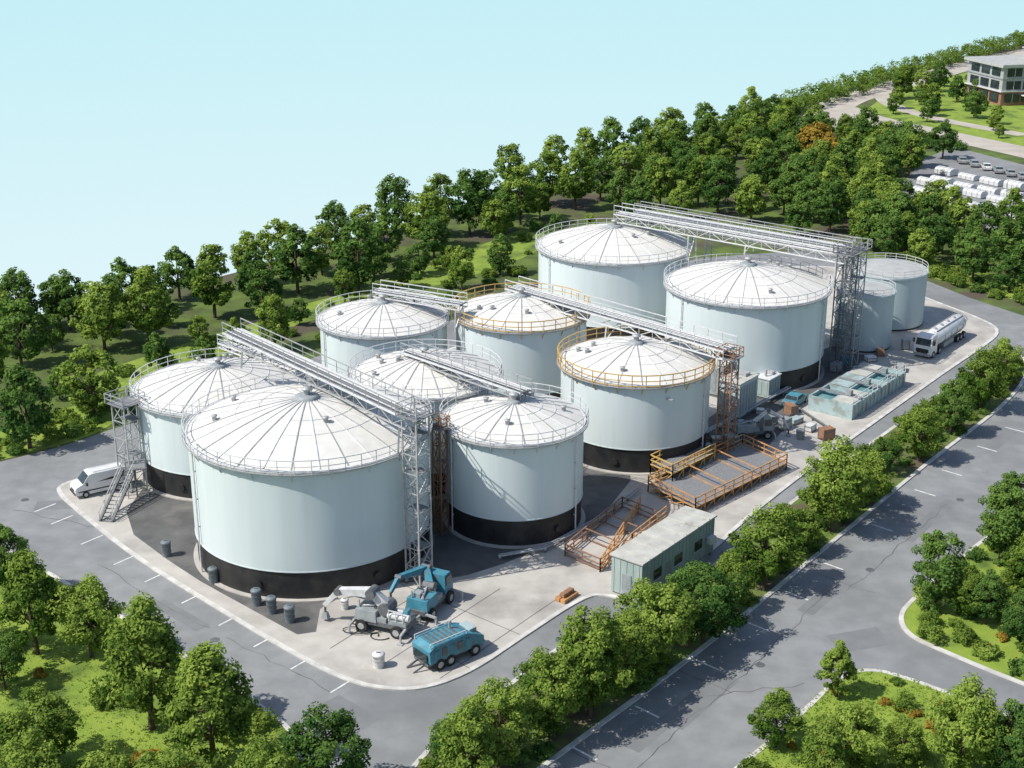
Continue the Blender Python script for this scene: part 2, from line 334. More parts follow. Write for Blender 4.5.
# ---------------- walkway bridges ----------------
def bridge(p,q,w=1.8,h=1.2,mt='steel',under=1.0,legs=(),fr=(0,.33,.66,1)):
    p=Vector(p);q=Vector(q); m=MB(); L=(q-p).length; d=(q-p).normalized(); n=Vector((-d.y,d.x,0)).normalized()*w/2
    k=max(4,int(L/2.0)); c=[p+(q-p)*i/k for i in range(k+1)]; up=Vector((0,0,h)); dn=Vector((0,0,-under))
    m.add([p-n,q-n,q+n,p+n,p-n-Vector((0,0,.08)),q-n-Vector((0,0,.08)),q+n-Vector((0,0,.08)),p+n-Vector((0,0,.08))],[(0,1,2,3),(4,5,6,7),(0,1,5,4),(2,3,7,6)],M['deck'])
    for s in(-1,1):
        o=n*s
        m.beam(p+o,q+o,.085,M['white']); m.beam(p+o+up,q+o+up,.045,M[mt]); m.beam(p+o+up*.5,q+o+up*.5,.028,M[mt]); m.beam(p+o+dn,q+o+dn,.07,M[mt])
        for i in range(k+1): m.beam(c[i]+o+dn,c[i]+o+up,.035,M[mt])
        for i in range(k): m.beam(c[i]+o+(dn if i%2 else Vector()),c[i+1]+o+(Vector() if i%2 else dn),.035,M[mt])
    for i in range(k+1): m.beam(c[i]-n+dn,c[i]+n+dn,.035,M[mt])
    for s in(-.25,.1,.3):
        m.beam(p+n*2*s+Vector((0,0,.16)),q+n*2*s+Vector((0,0,.16)),.07,M['white'],6)
    for t,zb in legs:
        x=p+(q-p)*t
        for s in(-1,1): m.beam(Vector((x.x,x.y,zb))+n*s*1.2,x+n*s+dn,.08,M[mt])
        m.beam(Vector((x.x,x.y,zb+.3))-n*1.1,x+n+dn,.05,M[mt])
    return m.obj('walkway_bridge')
def tower(x,y,z1,w=1.7,mt='steel',rz=A_,lmt=None):
    m=MB(); k=int(z1/1.8); h=z1/k; a=w/2; C=[(-a,-a),(a,-a),(a,a),(-a,a)]
    for cx,cy in C: m.beam((cx,cy,0),(cx,cy,z1+1.1),.065,M[mt]); m.box((cx,cy,.06),(.4,.4,.12),M['dsteel'])
    for i in range(k+1):
        z=i*h
        for j in range(4):
            A0=C[j];B0=C[(j+1)%4]; m.beam((*A0,z+.05),(*B0,z+.05),.04,M[mt])
            if i<k: m.beam((*(A0 if i%2 else B0),z),(*(B0 if i%2 else A0),z+h),.032,M[mt])
        if i and i%2==0: m.box((0.3,0,z+.12),(w*.6,w,.05),M['deck'])
    m.box((0,0,z1),(w+.8,w+.8,.08),M['deck'])
    for j in range(4):
        A0=[q*1.45 for q in C[j]];B0=[q*1.45 for q in C[(j+1)%4]]
        for hh in(.55,1.1): m.beam((*A0,z1+hh),(*B0,z1+hh),.035,M[mt])
        m.beam((*A0,z1),(*A0,z1+1.1),.04,M[mt])
    for s in(-.22,.22): m.beam((-a*.4,s,0),(-a*.4,s,z1+1),.03,M[lmt or mt])
    for i in range(int(z1/.4)): m.beam((-a*.4,-.22,i*.4+.2),(-a*.4,.22,i*.4+.2),.022,M[lmt or mt])
    return m.obj('access_tower',(x,y,.14),rz)
ang=-.62; tx,ty=T1[0]+(T1[2]+1.9)*math.cos(ang),T1[1]+(T1[2]+1.9)*math.sin(ang)
zA=T1[3]+T1[2]*RS+1.25
pA=G3(232,331,zA)
bridge(pA,(tx,ty,zA),2.2,1.2,'steel',1.0,[(.12,zA-2.8),(.5,zA-2.0),(.97,T1[3]-.2)])
tower(tx,ty,zA,1.7,'steel')
bridge(G3(222,342,T2[3]+1.2),G3(300,370,T2[3]+1.2),1.2,1.1,'white',.5,[(.3,T2[3]-.2),(.95,T2[3]-1)])
def rad(T,a,e): return (T[0]+(T[2]+e)*math.cos(a),T[1]+(T[2]+e)*math.sin(a))
z=T4[3]+2.7; bridge((T3[0]-2,T3[1]+1,z),(T4[0]+1.2,T4[1]+.5,z),1.6,1.1,'steel',.6,[(.1,z-1.9),(.5,z-3),(.95,z-1.6)])
z=T5[3]+2.7; bridge((T5[0]-1,T5[1]+3,z),(T6[0]-7,T6[1]-4,z),1.8,1.1,'white',.6,[(.15,z-1.7),(.95,z-3.4)])
z=T7[3]+2.6; e=rad(T7,-.35,2.2); 
bridge(G3(512,287,z),(e[0],e[1],z),2.4,1.2,'white',.9,[(.05,z-2),(.5,z-3.1),(.75,z-1),(.98,T7[3])])
tower(e[0],e[1],z-1,1.5,'rust')
z=T9[3]+T9[2]*RS+2.0; e9=rad(T9,-.12,2.2)
p8=G3(618,213,z); bridge(p8,(e9[0],e9[1],z),2.0,1.3,'white',1.1,[(.03,z-2.8),(.35,z-5.5),(.6,z-2.3),(.97,T9[3])])
o=da*2.9; bridge(p8+o+db*1.5,(e9[0]+o.x,e9[1]+o.y,z),1.6,1.3,'steel',1.1,[(.05,z-2.8),(.35,z-5.5),(.97,T9[3]-1)])
tower(e9[0],e9[1],z,2.0,'dsteel'); tower(e9[0]+o.x,e9[1]+o.y,z,1.8,'steel')
x4,y4=rad(T4,math.pi+.45,1.1); tower(x4,y4,T4[3]+.4,1.0,'rust')
x2,y2=rad(T2,math.pi+.55,1.4); tower(x2,y2,T2[3],2.0,'steel')
def stair(p,q,w=1.3):
    p=Vector(p);q=Vector(q);m=MB();d=(q-p);n=Vector((-d.y,d.x,0)).normalized()*w/2;k=int(abs(d.z)/.22)
    for s in(-1,1):
        m.beam(p+n*s,q+n*s,.11,M['dsteel'])
        for hh in(.55,1.05): m.beam(p+n*s+Vector((0,0,hh)),q+n*s+Vector((0,0,hh)),.035,M['steel'])
        for i in range(0,k+1,3): c=p+d*i/k+n*s; m.beam(c,c+Vector((0,0,1.05)),.03,M['steel'])
    for i in range(k+1):
        c=p+d*i/k; m.add([c-n,c+n,c+n+Vector((d.x,d.y,0)).normalized()*.28,c-n+Vector((d.x,d.y,0)).normalized()*.28],[(0,1,2,3)],M['deck'])
    for s in(-1,1): m.beam((q+n*s),Vector((q.x,q.y,.1))+n*s,.07,M['dsteel'])
    m.obj('stairs')
a=G3(106,522,.14); stair((a.x,a.y,.2),(x2+.4,y2-2.4,3.2))
m=MB(); m.box((0,0,3.2),(2.2,2.4,.1),M['deck'])
for sx in(-1,1):
    for sy in(-1.1,1.1): m.beam((sx,sy,0),(sx,sy,4.3),.06,M['steel'])
for s in(-1.1,1.1): m.beam((-1,s,4.25),(1,s,4.25),.04,M['steel'])
m.obj('access_platform',(x2+.9,y2-1.7,.14),.3)
# ---------------- orange guard-railed platforms ----------------
def fenced(corners,zd,mt,name,gap=None,mid=1):
    P=[G3(u,v,.14) for u,v in corners]; m=MB()
    if zd>.3:
        m.add([p+Vector((0,0,zd)) for p in P],[(0,1,2,3)],M['deck'])
    for i in range(4):
        a=P[i];b_=P[(i+1)%4]; 
        if gap==i: continue
        k=max(2,int((b_-a).length/1.6))
        for j in range(k+1):
            c=a+(b_-a)*j/k; m.beam(c,c+Vector((0,0,zd+1.15)),.06,M[mt])
        for hh in(.05,.55,1.12): m.beam(a+Vector((0,0,zd+hh)),b_+Vector((0,0,zd+hh)),.055,M[mt])
        if zd>.3:
            for j in range(k): m.beam(a+(b_-a)*j/k,a+(b_-a)*(j+1)/k+Vector((0,0,zd)),.045,M[mt])
    if mid:
        for t in(.33,.66):
            a=P[0].lerp(P[3],t);b_=P[1].lerp(P[2],t)
            for hh in(zd+.05,zd+1.1): m.beam(a+Vector((0,0,hh)),b_+Vector((0,0,hh)),.05,M[mt])
    return m.obj(name)
fenced([(648,492),(695,515),(786,470),(742,450)],.8,'orange','guard_rail_platform',None,1)
fenced([(650,478),(672,488),(714,466),(694,456)],1.6,'yellow','guard_rail_platform',2,0)
fenced([(600,572),(632,545),(666,518),(640,508)],.2,'orange','guard_rail',2,0)
fenced([(565,556),(600,571),(655,522),(622,508)],.15,'rust','guard_rail',1,1)
def pipes(pts,r,mt,z=.7,n=1,name='pipe_run'):
    m=MB(); P=[G3(u,v,.14) for u,v in pts]
    for i in range(len(P)-1):
        d=(P[i+1]-P[i]).normalized(); nn=Vector((-d.y,d.x,0))
        for k in range(n):
            o=nn*k*(r*3)+Vector((0,0,z)); m.beam(P[i]+o,P[i+1]+o,r,M[mt],10,sm=True)
        L=(P[i+1]-P[i]).length
        for j in range(int(L/3)+1):
            c=P[i]+d*j*3; m.box((c.x,c.y,z/2+.1),(.25,.25,z),M['dsteel'])
        m.rev([(r*1.6,P[i].z+z-r*1.5),(r*1.6,P[i].z+z+r*1.5),(.01,P[i].z+z+r*1.6)],M[mt],12,(P[i].x,P[i].y))
    m.obj(name)
pipes([(500,560),(545,552),(600,522),(640,492)],.1,'steel',.4,2)
pipes([(640,472),(680,452),(720,430),(790,392)],.13,'steel',.6,2)
pipes([(700,440),(735,452),(770,430)],.12,'rust',.4,2)
pipes([(770,430),(800,412),(830,432)],.12,'dsteel',.4,1)
# ---------------- cabin ----------------
x,y=G(641,604); m=MB(); L=12.8;W=3.3;h=3.6
m.box((L/2,W/2,h/2+.15),(L,W,h),M['cabin'])
m.box((L/2,W/2,h+.24),(L+.3,W+.3,.18),M['cabroof'])
for i in range(6): m.box((1.1+i*2.1,W/2,h+.37),(.12,W+.2,.08),M['cabroof'])
for i in range(21): m.box((.3+i*.61,-.02,h/2+.15),(.1,.05,h-.2),M['cabin']); 
for i in range(5): m.box((-.02,.3+i*.68,h/2+.15),(.05,.09,h-.2),M['cabin'])
for xx in(2.6,6.2,9.8): m.box((xx,-.045,1.9),(1.3,.05,1.0),M['glass']); m.box((xx,-.035,1.35),(1.5,.09,.08),M['white'])
m.box((-.045,1.6,1.3),(.05,1.0,2.1),M['greyp']); m.box((4.4,-.05,1.3),(.9,.05,2.1),M['greyp'])
m.box((11.6,-.4,1.9),(.9,.6,.7),M['white'])
for i in range(4): m.box((.5+i*3.9,W/2,.07),(.4,W,.14),M['dsteel'])
m.obj('site_cabin',(x,y,.14),A_,.03)
def skid(u,v,L,W,h,mt,rt,rz=A_,name='equipment_cabinet'):
    x,y=G(u,v); m=MB(); m.box((L/2,W/2,h/2+.3),(L,W,h),M[mt]); m.box((L/2,W/2,h+.36),(L+.2,W+.2,.12),M[rt]); m.box((L/2,W/2,.1),(L,W,.2),M['dsteel'])
    for i in range(int(L/.7)): m.box((.4+i*.7,-.02,h/2+.3),(.45,.05,h*.8),M['greyp'])
    for i in range(max(2,int(W/.8))): m.box((-.02,.45+i*.8,h/2+.3),(.05,.5,h*.75),M[mt])
    m.beam((L*.3,W*.5,h),(L*.3,W*.5,h+1.3),.16,M['steel'],10); m.box((L*.7,W*.5,h+.6),(L*.25,W*.5,.4),M['steel'])
    m.obj(name,(x,y,.14),rz,.02)
skid(738,422,4.5,2.8,4.3,'wall2','cabroof'); skid(722,400,4,3,4,'greyp','cabroof'); skid(768,402,3,2,2.4,'cabin','white')
skid(845,352,2.5,2,2.6,'greyp','cabroof'); skid(672,455,2,1.4,2,'greyp','steel')
# ---------------- treatment basins ----------------
x,y=G(851,421); m=MB(); L=15.5;W=5.6;h=1.9
for yy,ll in((0,L),(W,L),(W/2,L)): m.box((L/2,yy,h/2),(ll,.22,h),M['teal'])
for xx in(0,L*.33,L*.66,L): m.box((xx,W/2,h/2+.004),(.22,W+.23,h),M['teal'])
m.box((L/2,W/2,.75),(L-.1,W-.1,1.3),M['water'])
m.box((L*.165,W*.25,h+.05),(L*.31,W*.44,.1),M['cabroof']); m.box((L*.83,W*.75,h+.05),(L*.31,W*.44,.1),M['cabroof']); m.box((L*.5,W*.75,h+.05),(L*.31,W*.44,.1),M['teal'])
for xx in(L*.17,L*.5,L*.83): m.box((xx,W/2,h+.14),(.8,W,.07),M['deck']); m.box((xx,W*.3,h+.5),(.7,.7,.6),M['greyp'])
for i in range(12): m.beam((i*L/11,-.05,h),(i*L/11,-.05,h+1),.035,M['white'])
m.beam((0,-.05,h+1),(L,-.05,h+1),.035,M['white']); m.beam((0,-.05,h+.5),(L,-.05,h+.5),.03,M['white'])
for i in range(14): m.box((.6+i*1.1,-.16,h/2),(.1,.12,h),M['teal'])
m.obj('treatment_basin',(x,y,.14),A_)
# ---------------- vehicles ----------------
m=MB() # van, front +x
pr=[(-2.75,.45),(-2.75,1.2),(-2.68,2.35),(-2.55,2.5),(.9,2.5),(1.2,2.42),(1.95,1.55),(2.65,1.28),(2.8,1.05),(2.82,.45),(2.5,.35),(-2.6,.35)]
m.ext(pr,-1.0,1.0,M['carw'],(1.2,.09))
for s in(-1,1):
    yb=s*1.0*(1-.09*.75)
    m.add([(-2.4,yb+s*.02,1.5),(.4,yb+s*.02,1.5),(.4,yb-s*.045,2.15),(-2.4,yb-s*.045,2.15)],[(0,1,2,3)],M['glass'])
    m.add([(.5,yb+s*.02,1.5),(1.75,yb+s*.02,1.5),(1.2,yb-s*.045,2.15),(.5,yb-s*.045,2.15)],[(0,1,2,3)],M['glass'])
    m.box((1.55,s*1.1,1.5),(.15,.25,.3),M['tyre']); m.box((0,s*1.005,.75),(5.0,.03,.12),M['tyre'])
    m.box((2.72,s*.72,.98),(.2,.36,.2),M['lamp']); m.box((-2.75,s*.85,1.2),(.06,.18,.5),M['red'])
    for xx in(-1.75,1.75): m.wheel(xx,s*.93,.37,.26)
    m.beam((-2.3,s*.7,2.6),(.7,s*.7,2.6),.03,M['steel'])
m.add([(1.28,-.82,2.38),(1.28,.82,2.38),(1.98,.92,1.60),(1.98,-.92,1.60)],[(0,1,2,3)],M['glass'])
m.box((2.8,0,.55),(.16,1.9,.25),M['tyre']); m.box((2.83,0,.85),(.04,1.0,.2),M['tyre']); m.box((-2.76,0,1.8),(.03,1.4,.6),M['glass'])
x,y=G(100,492); m.obj('van',(x,y,.14),math.radians(213),.04)
m=MB() # tanker
pr=[(5.0,.5),(7.2,.5),(7.3,1.2),(7.15,1.9),(6.9,2.9),(6.6,3.1),(5.1,3.1)]
m.ext(pr,-1.22,1.22,M['carw'],(1.8,.04))
m.add([(7.2,-1.05,1.85),(7.2,1.05,1.85),(6.98,1.0,2.75),(6.98,-1.0,2.75)],[(0,1,2,3)],M['glass'])
m.box((7.3,0,1.1),(.06,1.8,.6),M['tyre']); m.box((7.28,0,.55),(.2,2.4,.3),M['greyp'])
for s in(-1,1):
    m.box((6.2,s*1.2,2.2),(1.0,.05,.75),M['glass']); m.box((7.3,s*.95,.85),(.1,.35,.2),M['lamp']); m.box((6.9,s*1.45,2.3),(.15,.25,.6),M['tyre'])
    for xx in(6.2,4.0,-2.6,-3.8,-5.0): m.wheel(xx,s*1.05,.5,.36)
    m.box((.5,s*.95,.75),(3.5,.3,.6),M['greyp'])
    m.box((-.5,s*.6,2.92+.2),(9.4,.06,.3),M['steel'])
m.box((-.2,0,.85),(11.5,.8,.3),M['dsteel'])
prof=[(.01,-5.9),(.6,-5.85),(1.05,-5.6),(1.22,-5.2),(1.22,4.1),(1.05,4.5),(.6,4.75),(.01,4.8)]; n=28; vs=[];fs=[]
for r,xx in prof:
    for k in range(n): t=2*math.pi*k/n; vs.append((xx,r*math.cos(t),2.1+r*.95*math.sin(t)))
for j in range(len(prof)-1):
    for k in range(n): fs.append((j*n+k,j*n+(k+1)%n,(j+1)*n+(k+1)%n,(j+1)*n+k))
m.add(vs,fs,M['carw'],True)
for xx in(-4.2,-2,.2,2.4):
    for k in range(n):
        t=2*math.pi*k/n;t2=2*math.pi*(k+1)/n; m.beam((xx,1.24*math.cos(t),2.1+1.18*math.sin(t)),(xx,1.24*math.cos(t2),2.1+1.18*math.sin(t2)),.04,M['steel'])
    m.rev([(.3,3.2),(.3,3.42),(.01,3.45)],M['steel'],12,(xx+1,0))
p=G(942,346); m.obj('tanker_truck',(p[0],p[1],.14),math.radians(232),.03)
def carmesh(paint):
    m=MB(); pr=[(-2.15,.35),(-2.2,.75),(-2.1,.95),(-1.5,1.02),(-1.0,1.42),(.3,1.45),(1.0,1.0),(1.95,.85),(2.15,.65),(2.15,.35)]
    m.ext(pr,-.88,.88,paint,(.9,.3))
    for s in(-1,1):
        m.add([(-1.3,s*.86,1.04),(.75,s*.86,1.04),(.2,s*.77,1.36),(-.95,s*.77,1.36)],[(0,1,2,3)],M['glass'])
        for xx in(-1.35,1.3): m.wheel(xx,s*.82,.32,.2)
        m.box((2.1,s*.6,.7),(.12,.3,.12),M['lamp']); m.box((-2.17,s*.6,.8),(.06,.3,.12),M['red'])
    m.add([(.36,-.68,1.44),(.36,.68,1.44),(1.02,.78,1.03),(1.02,-.78,1.03)],[(0,1,2,3)],M['glass'])
    m.add([(-1.08,-.68,1.41),(-1.08,.68,1.41),(-1.52,.78,1.05),(-1.52,-.78,1.05)],[(0,1,2,3)],M['glass'])
    return m.mesh('car')
cw=carmesh(M['carw']); cb=carmesh(M['blue']); cg=carmesh(M['greyp'])
p=G(795,405); o=place(cb,'car',(p[0],p[1],.14),math.radians(55))
m=MB(); pr=[(-2.6,.75),(-2.7,1.9),(-2.2,2.25),(.8,2.25),(1.5,2.05),(2.6,1.5),(2.65,.75)]
m.ext(pr,-1.15,1.15,M['blue']); m.box((0,0,.6),(5.4,1.8,.25),M['dsteel'])
for s in(-1,1):
    for xx in(-1.7,-.7,1.7): m.wheel(xx,s*1.05,.48,.32)
    for i in range(5): m.box((-2+i*.75,s*1.17,1.5),(.5,.05,.7),M['dsteel'] if i%2 else M['blue'])
    m.beam((-2.5,s*1.0,2.5),(1,s*1.0,2.5),.04,M['white'])
    m.beam((-2.5,s*1.0,2.2),(-2.5,s*1.0,2.5),.04,M['white']); m.beam((1,s*1.0,2.1),(1,s*1.0,2.5),.04,M['white'])
for i in range(6): m.box((-1.9+i*.45,0,2.28),(.2,1.6,.06),M['dsteel'])
m.box((1.9,0,2.0),(.7,1.3,.3),M['teal']); m.box((2.66,0,1.1),(.06,1.6,.5),M['tyre'])
m.beam((.4,.4,2.2),(.4,.4,2.9),.1,M['steel'],10); m.box((-2.75,0,1.2),(.1,1.7,.7),M['glass'])
m.beam((-2.7,.4,.65),(-4,0,.6),.07,M['dsteel']); m.beam((-2.7,-.4,.65),(-4,0,.6),.07,M['dsteel'])
p=G(449,658); o=m.obj('compressor_trailer',(p[0],p[1],.14),math.radians(40),.03); o.scale=(1.08,1.08,1.05)
def boomer(name,u,v,rz,paint,boompts,brad,cab=True,sc=1):
    m=MB(); m.box((0,0,.8),(4.6,1.7,.4),M['dsteel']); m.box((-1.2,0,1.35),(1.9,1.9,.9),paint,top=.92); m.box((.1,0,1.15),(.9,1.7,.4),M['greyp'])
    if cab:
        m.ext([(1.0,.9),(2.3,.9),(2.35,1.5),(2.0,2.5),(1.1,2.5)],-.85,.85,paint,(1.5,.1))
        m.add([(2.37,-.7,1.55),(2.37,.7,1.55),(2.07,.64,2.4),(2.07,-.64,2.4)],[(0,1,2,3)],M['glass'])
    else:
        m.box((1.5,0,1.15),(1.5,1.7,.35),M['greyp']); m.beam((.6,-.5,1.6),(2.4,-.5,1.6),.28,M['white'],14,sm=True); m.beam((.6,.3,1.6),(2.2,.3,1.6),.22,M['steel'],14,sm=True)
        m.box((1.9,.1,1.75),(.5,.8,.5),M['blue'],top=.8)
        for xx in(.8,1.4,2.0): m.beam((xx,-.85,1.3),(xx,-.85,2.2),.035,M['white']); 
        m.beam((.8,-.85,2.2),(2.0,-.85,2.2),.035,M['white'])
    for s in(-1,1):
        if cab: m.box((1.6,s*.83,1.95),(.85,.06,.75),M['glass'])
        m.beam((-1.9,s*.5,1.8),(-1.9,s*.5,2.4),.05,M['steel'])
        for xx in(-1.5,1.5): m.wheel(xx,s*.95,.5,.35)
        for xx in(-2.2,2.2):
            m.beam((xx,s*.8,.8),(xx,s*1.7,.7),.09,M['steel']); m.beam((xx,s*1.7,.75),(xx,s*1.7,.06),.07,M['steel']); m.box((xx,s*1.7,.05),(.45,.45,.08),M['steel'])
    m.rev([(.5,1.0),(.5,1.9),(.35,2.0),(.01,2.0)],M['steel'],16,(0,0))
    B=[Vector(q) for q in boompts]
    for i in range(len(B)-1):
        r=brad*(1-.22*i)
        m.beam(B[i],B[i+1],r,M['white'] if paint!=M['blue'] else M['blue'],4,r*.75)
        m.beam(B[i].lerp(B[i+1],.1)+Vector((0,0,-r*2.2)),B[i].lerp(B[i+1],.65)+Vector((0,0,-r)),.07,M['steel'],8)
        m.beam(B[i]+Vector((0,-r*1.6,0)),B[i]+Vector((0,r*1.6,0)),r*1.25,M['dsteel'],12)
    e=B[-1]; m.beam(e,e+Vector((0,0,-.7)),.1,M['dsteel'],8); m.box((e.x,e.y,e.z-.9),(.6,.5,.5),M['greyp'],top=.6)
    for k in range(5): m.beam((-1+.3*k,.7,1.8),(-.6+.3*k,-.5,1.95),.05,M['tyre'],6)
    m.beam((-2,-.4,1.85),(.6,.3,2.1),.1,M['steel'],8); m.box((-1.4,.2,1.95),(.7,.6,.35),M['greyp'])
    p=G(u,v); o=m.obj(name,(p[0],p[1],.14),rz,.02); o.scale=(sc,sc,sc); return o
boomer('loading_arm_rig',385,630,math.radians(-22),M['greyp'],[(.3,0,2.0),(-.8,-.3,3.2),(-3.6,-.6,2.9),(-4.9,-.6,1.4)],.42,cab=False,sc=1.12)
boomer('boom_lift',430,610,math.radians(65),M['blue'],[(0,0,2.0),(1.4,1.0,2.7),(-1.4,1.9,3.0),(-2.2,2.2,2.0)],.3,sc=1.15)
boomer('mini_excavator',752,438,math.radians(10),M['greyp'],[(0,0,1.8),(1.6,-.4,3.4),(3.4,-.6,2.4),(4.2,-.6,1.0)],.22)
m=MB()
for k in range(6):
    cx,cy=random.uniform(-2,2),random.uniform(-1.5,1.5); prev=None
    for i in range(14):
        t=i*.45; q=(cx+(.6+.1*k)*math.cos(t)+i*.08,cy+.6*math.sin(t),.06+.02*k)
        if prev: m.beam(prev,q,.045,M['tyre'],6)
        prev=q
p=G(365,632); m.obj('hose_coil',(p[0],p[1],.14))
def bin_(u,v,mt,h=1.5,r=.5,name='waste_bin'):
    m=MB(); m.rev([(r*.9,0),(r,h*.85),(r*1.08,h*.86),(r*1.08,h*.93),(r*.8,h),(.01,h*1.02)],mt,20)
    for zz in(.3,.6): m.rev([(r*.97,h*zz),(r*1.03,h*zz),(r*1.03,h*zz+.06),(r*.97,h*zz+.06)],mt,20,sm=False)
    m.box((0,0,h*1.03),(r*.7,.1,.07),M['dsteel']); p=G(u,v); m.obj(name,(p[0],p[1],.14))
for u,v in[(167,557),(214,584),(257,606),(272,614),(290,623)]: bin_(u,v,M['binp'],1.6,.46)
bin_(379,668,M['white'],1.3,.5,'drum'); bin_(345,610,M['white'],1.0,.35,'drum'); bin_(800,440,M['greyp'],1.2,.5,'drum')
m=MB()
for i in range(4):
    for j in range(2): m.box((i*.55,j*.6,.2+.0),(.5,.5,.36),M['orange'])
for i in range(3): m.box((.3+i*.55,.3,.58),(.48,.5,.34),M['rust'])
p=G(564,604); m.obj('brick_pallet',(p[0],p[1],.14),A_,.03)
def crate(u,v,L,W,h,mt,rz,name='crate'):
    m=MB()
    for i in range(3): m.box((0,(i-1)*W*.4,.06),(L,.12,.12),M['rust'])
    m.box((0,0,h/2+.14),(L*.95,W*.95,h),M[mt])
    for s in(-1,1):
        for t in(-1,1): m.box((s*L*.47,t*W*.47,h/2+.14),(.09,.09,h+.05),M['dsteel'])
        m.box((0,s*W*.485,h*.7+.14),(L*.96,.05,.08),M['dsteel'])
    p=G(u,v); m.obj(name,(p[0],p[1],.14),rz,.01)
for i,(u,v) in enumerate([(706,452),(716,446),(774,424),(784,430),(810,432),(826,440),(836,372),(846,366),(870,362),(900,372),(795,424),(760,415),(880,356),(770,386),(905,350),(790,415),(730,448)]):
    crate(u,v,random.uniform(.9,1.8),random.uniform(.8,1.3),random.uniform(.5,1.3),random.choice(['greyp','white','blue','rust','steel','teal']),random.uniform(0,3))
def lamp(u,v,rz):
    m=MB(); m.beam((0,0,0),(0,0,8.5),.11,M['steel'],8,.06); m.beam((0,0,8.4),(1.8,0,8.8),.05,M['steel'],6); m.box((2.1,0,8.8),(.8,.3,.12),M['greyp']); m.rev([(.2,0),(.2,.4),(.12,.5)],M['dsteel'],10)
    p=G(u,v); m.obj('street_lamp',(p[0],p[1],.1),rz)
lamp(652,470,B_); lamp(1003,222,3)
# ---------------- upper right building and yard ----------------
p=G(1000,106); m=MB(); rz=math.radians(14)
m.box((25,9,2),(50,18,4),M['brick']); m.box((25,9,7.4),(50.4,18.4,6.8),M['facade']); m.box((25,9,11.2),(52.5,20.5,.8),M['roof2']); m.box((25,9,4.05),(51.4,19.4,.3),M['white']); m.box((25,9,7.6),(50.8,18.8,.35),M['greyp'])
m.box((30,9,12.9),(30,10,2.6),M['facade']); m.box((30,9,14.4),(31,11,.4),M['roof2'])
for fl in range(3):
    for i in range(9):
        m.box((3.4+i*5.4,-.2,2.1+fl*3.6),(4.6,.3,2.3),M['glass']); m.box((3.4+i*5.4,-.36,2.1+fl*3.6),(.12,.1,2.3),M['white'])
    for i in range(3): m.box((-.2,3.4+i*5.4,2.1+fl*3.6),(.3,4.2,2.3),M['glass'])
m.box((12,5,17),(2,2,12),M['brick']); m.box((12,5,23.1),(2.4,2.4,.4),M['greyp'])
m.box((9,-3,2.9),(6,5,.3),M['white']); m.beam((6.5,-5,0),(6.5,-5,2.8),.12,M['white']); m.beam((11.5,-5,0),(11.5,-5,2.8),.12,M['white'])
m.obj('office_building',(p[0],p[1],0),rz)
def stackmesh():
    m=MB(); m.box((0,0,.1),(5,2.4,.2),M['dsteel'])
    prof=[(-1.2,.2),(-1.25,1.3),(-.9,1.75),(0,1.95),(.9,1.75),(1.25,1.3),(1.2,.2)]
    vs=[(x,y,z) for x in(-2.5,2.5) for y,z in prof]; k=len(prof)
    m.add(vs,[(i,i+1,k+i+1,k+i) for i in range(k-1)]+[tuple(range(k)),tuple(range(2*k-1,k-1,-1))],M['white'])
    for xx in(-1.5,0,1.5):
        for i in range(k-1): m.beam((xx,*prof[i]),(xx,*prof[i+1]),.05,M['greyp'])
    return m.mesh('covered_pallet')
sm=stackmesh()
a0=Vector(G(928,186)); ux=Vector(G(1024,208))-a0; ux.normalize(); uy=Vector((-ux.y,ux.x)); rzz=math.atan2(ux.y,ux.x)
for r in range(-4,4):
    for c in range(-1,12):
        if r%3==2 or random.random()<.12: continue
        q=a0+ux*(c*6.2)+uy*(r*4.2)
        if not all(inpoly(q.x+i,q.y+j,yard) for i,j in((3,0),(-3,0),(0,3),(0,-3))): continue
        place(sm,'covered_pallet',(q.x,q.y,.02),rzz+random.uniform(-.05,.05),(random.uniform(.8,1.0),random.uniform(.8,1.1),random.uniform(.6,1.0)))
for i in range(9):
    p=G(962+i*12,163+i*3.2); place(random.choice([cw,cg,cw,cg]),'car',(p[0],p[1],.02),1.4)
# ---------------- vegetation ----------------
def leaves(C,Rc,per,size,crown_c,zs=0.8,tonebase=None):
    n=len(C); N_=n*per
    ci=np.repeat(np.arange(n),per); d=rng.normal(size=(N_,3)); d/=np.linalg.norm(d,axis=1)[:,None]
    rad=rng.uniform(.25,1,N_)**.5
    P=C[ci]+d*(Rc[ci]*rad)[:,None]*np.array([1,1,zs])
    out=P-crown_c; out/=np.linalg.norm(out,axis=1)[:,None]+1e-6
    nr=out*.5+d*.5+rng.normal(size=(N_,3))*.5+np.array([0,0,.5]); nr/=np.linalg.norm(nr,axis=1)[:,None]
    a=np.cross(nr,rng.normal(size=(N_,3))); a/=np.linalg.norm(a,axis=1)[:,None]; b_=np.cross(nr,a)
    s=size*rng.uniform(.6,1.3,N_)[:,None]
    V=np.stack([P-a*s,P-b_*s*.55,P+a*s+nr*s*.2,P+b_*s*.55],1).reshape(-1,3)
    ct=rng.uniform(.1,.75,n) if tonebase is None else tonebase
    tone=np.clip(ct[ci]+rng.normal(size=N_)*.16,0,1)
    return V,tone
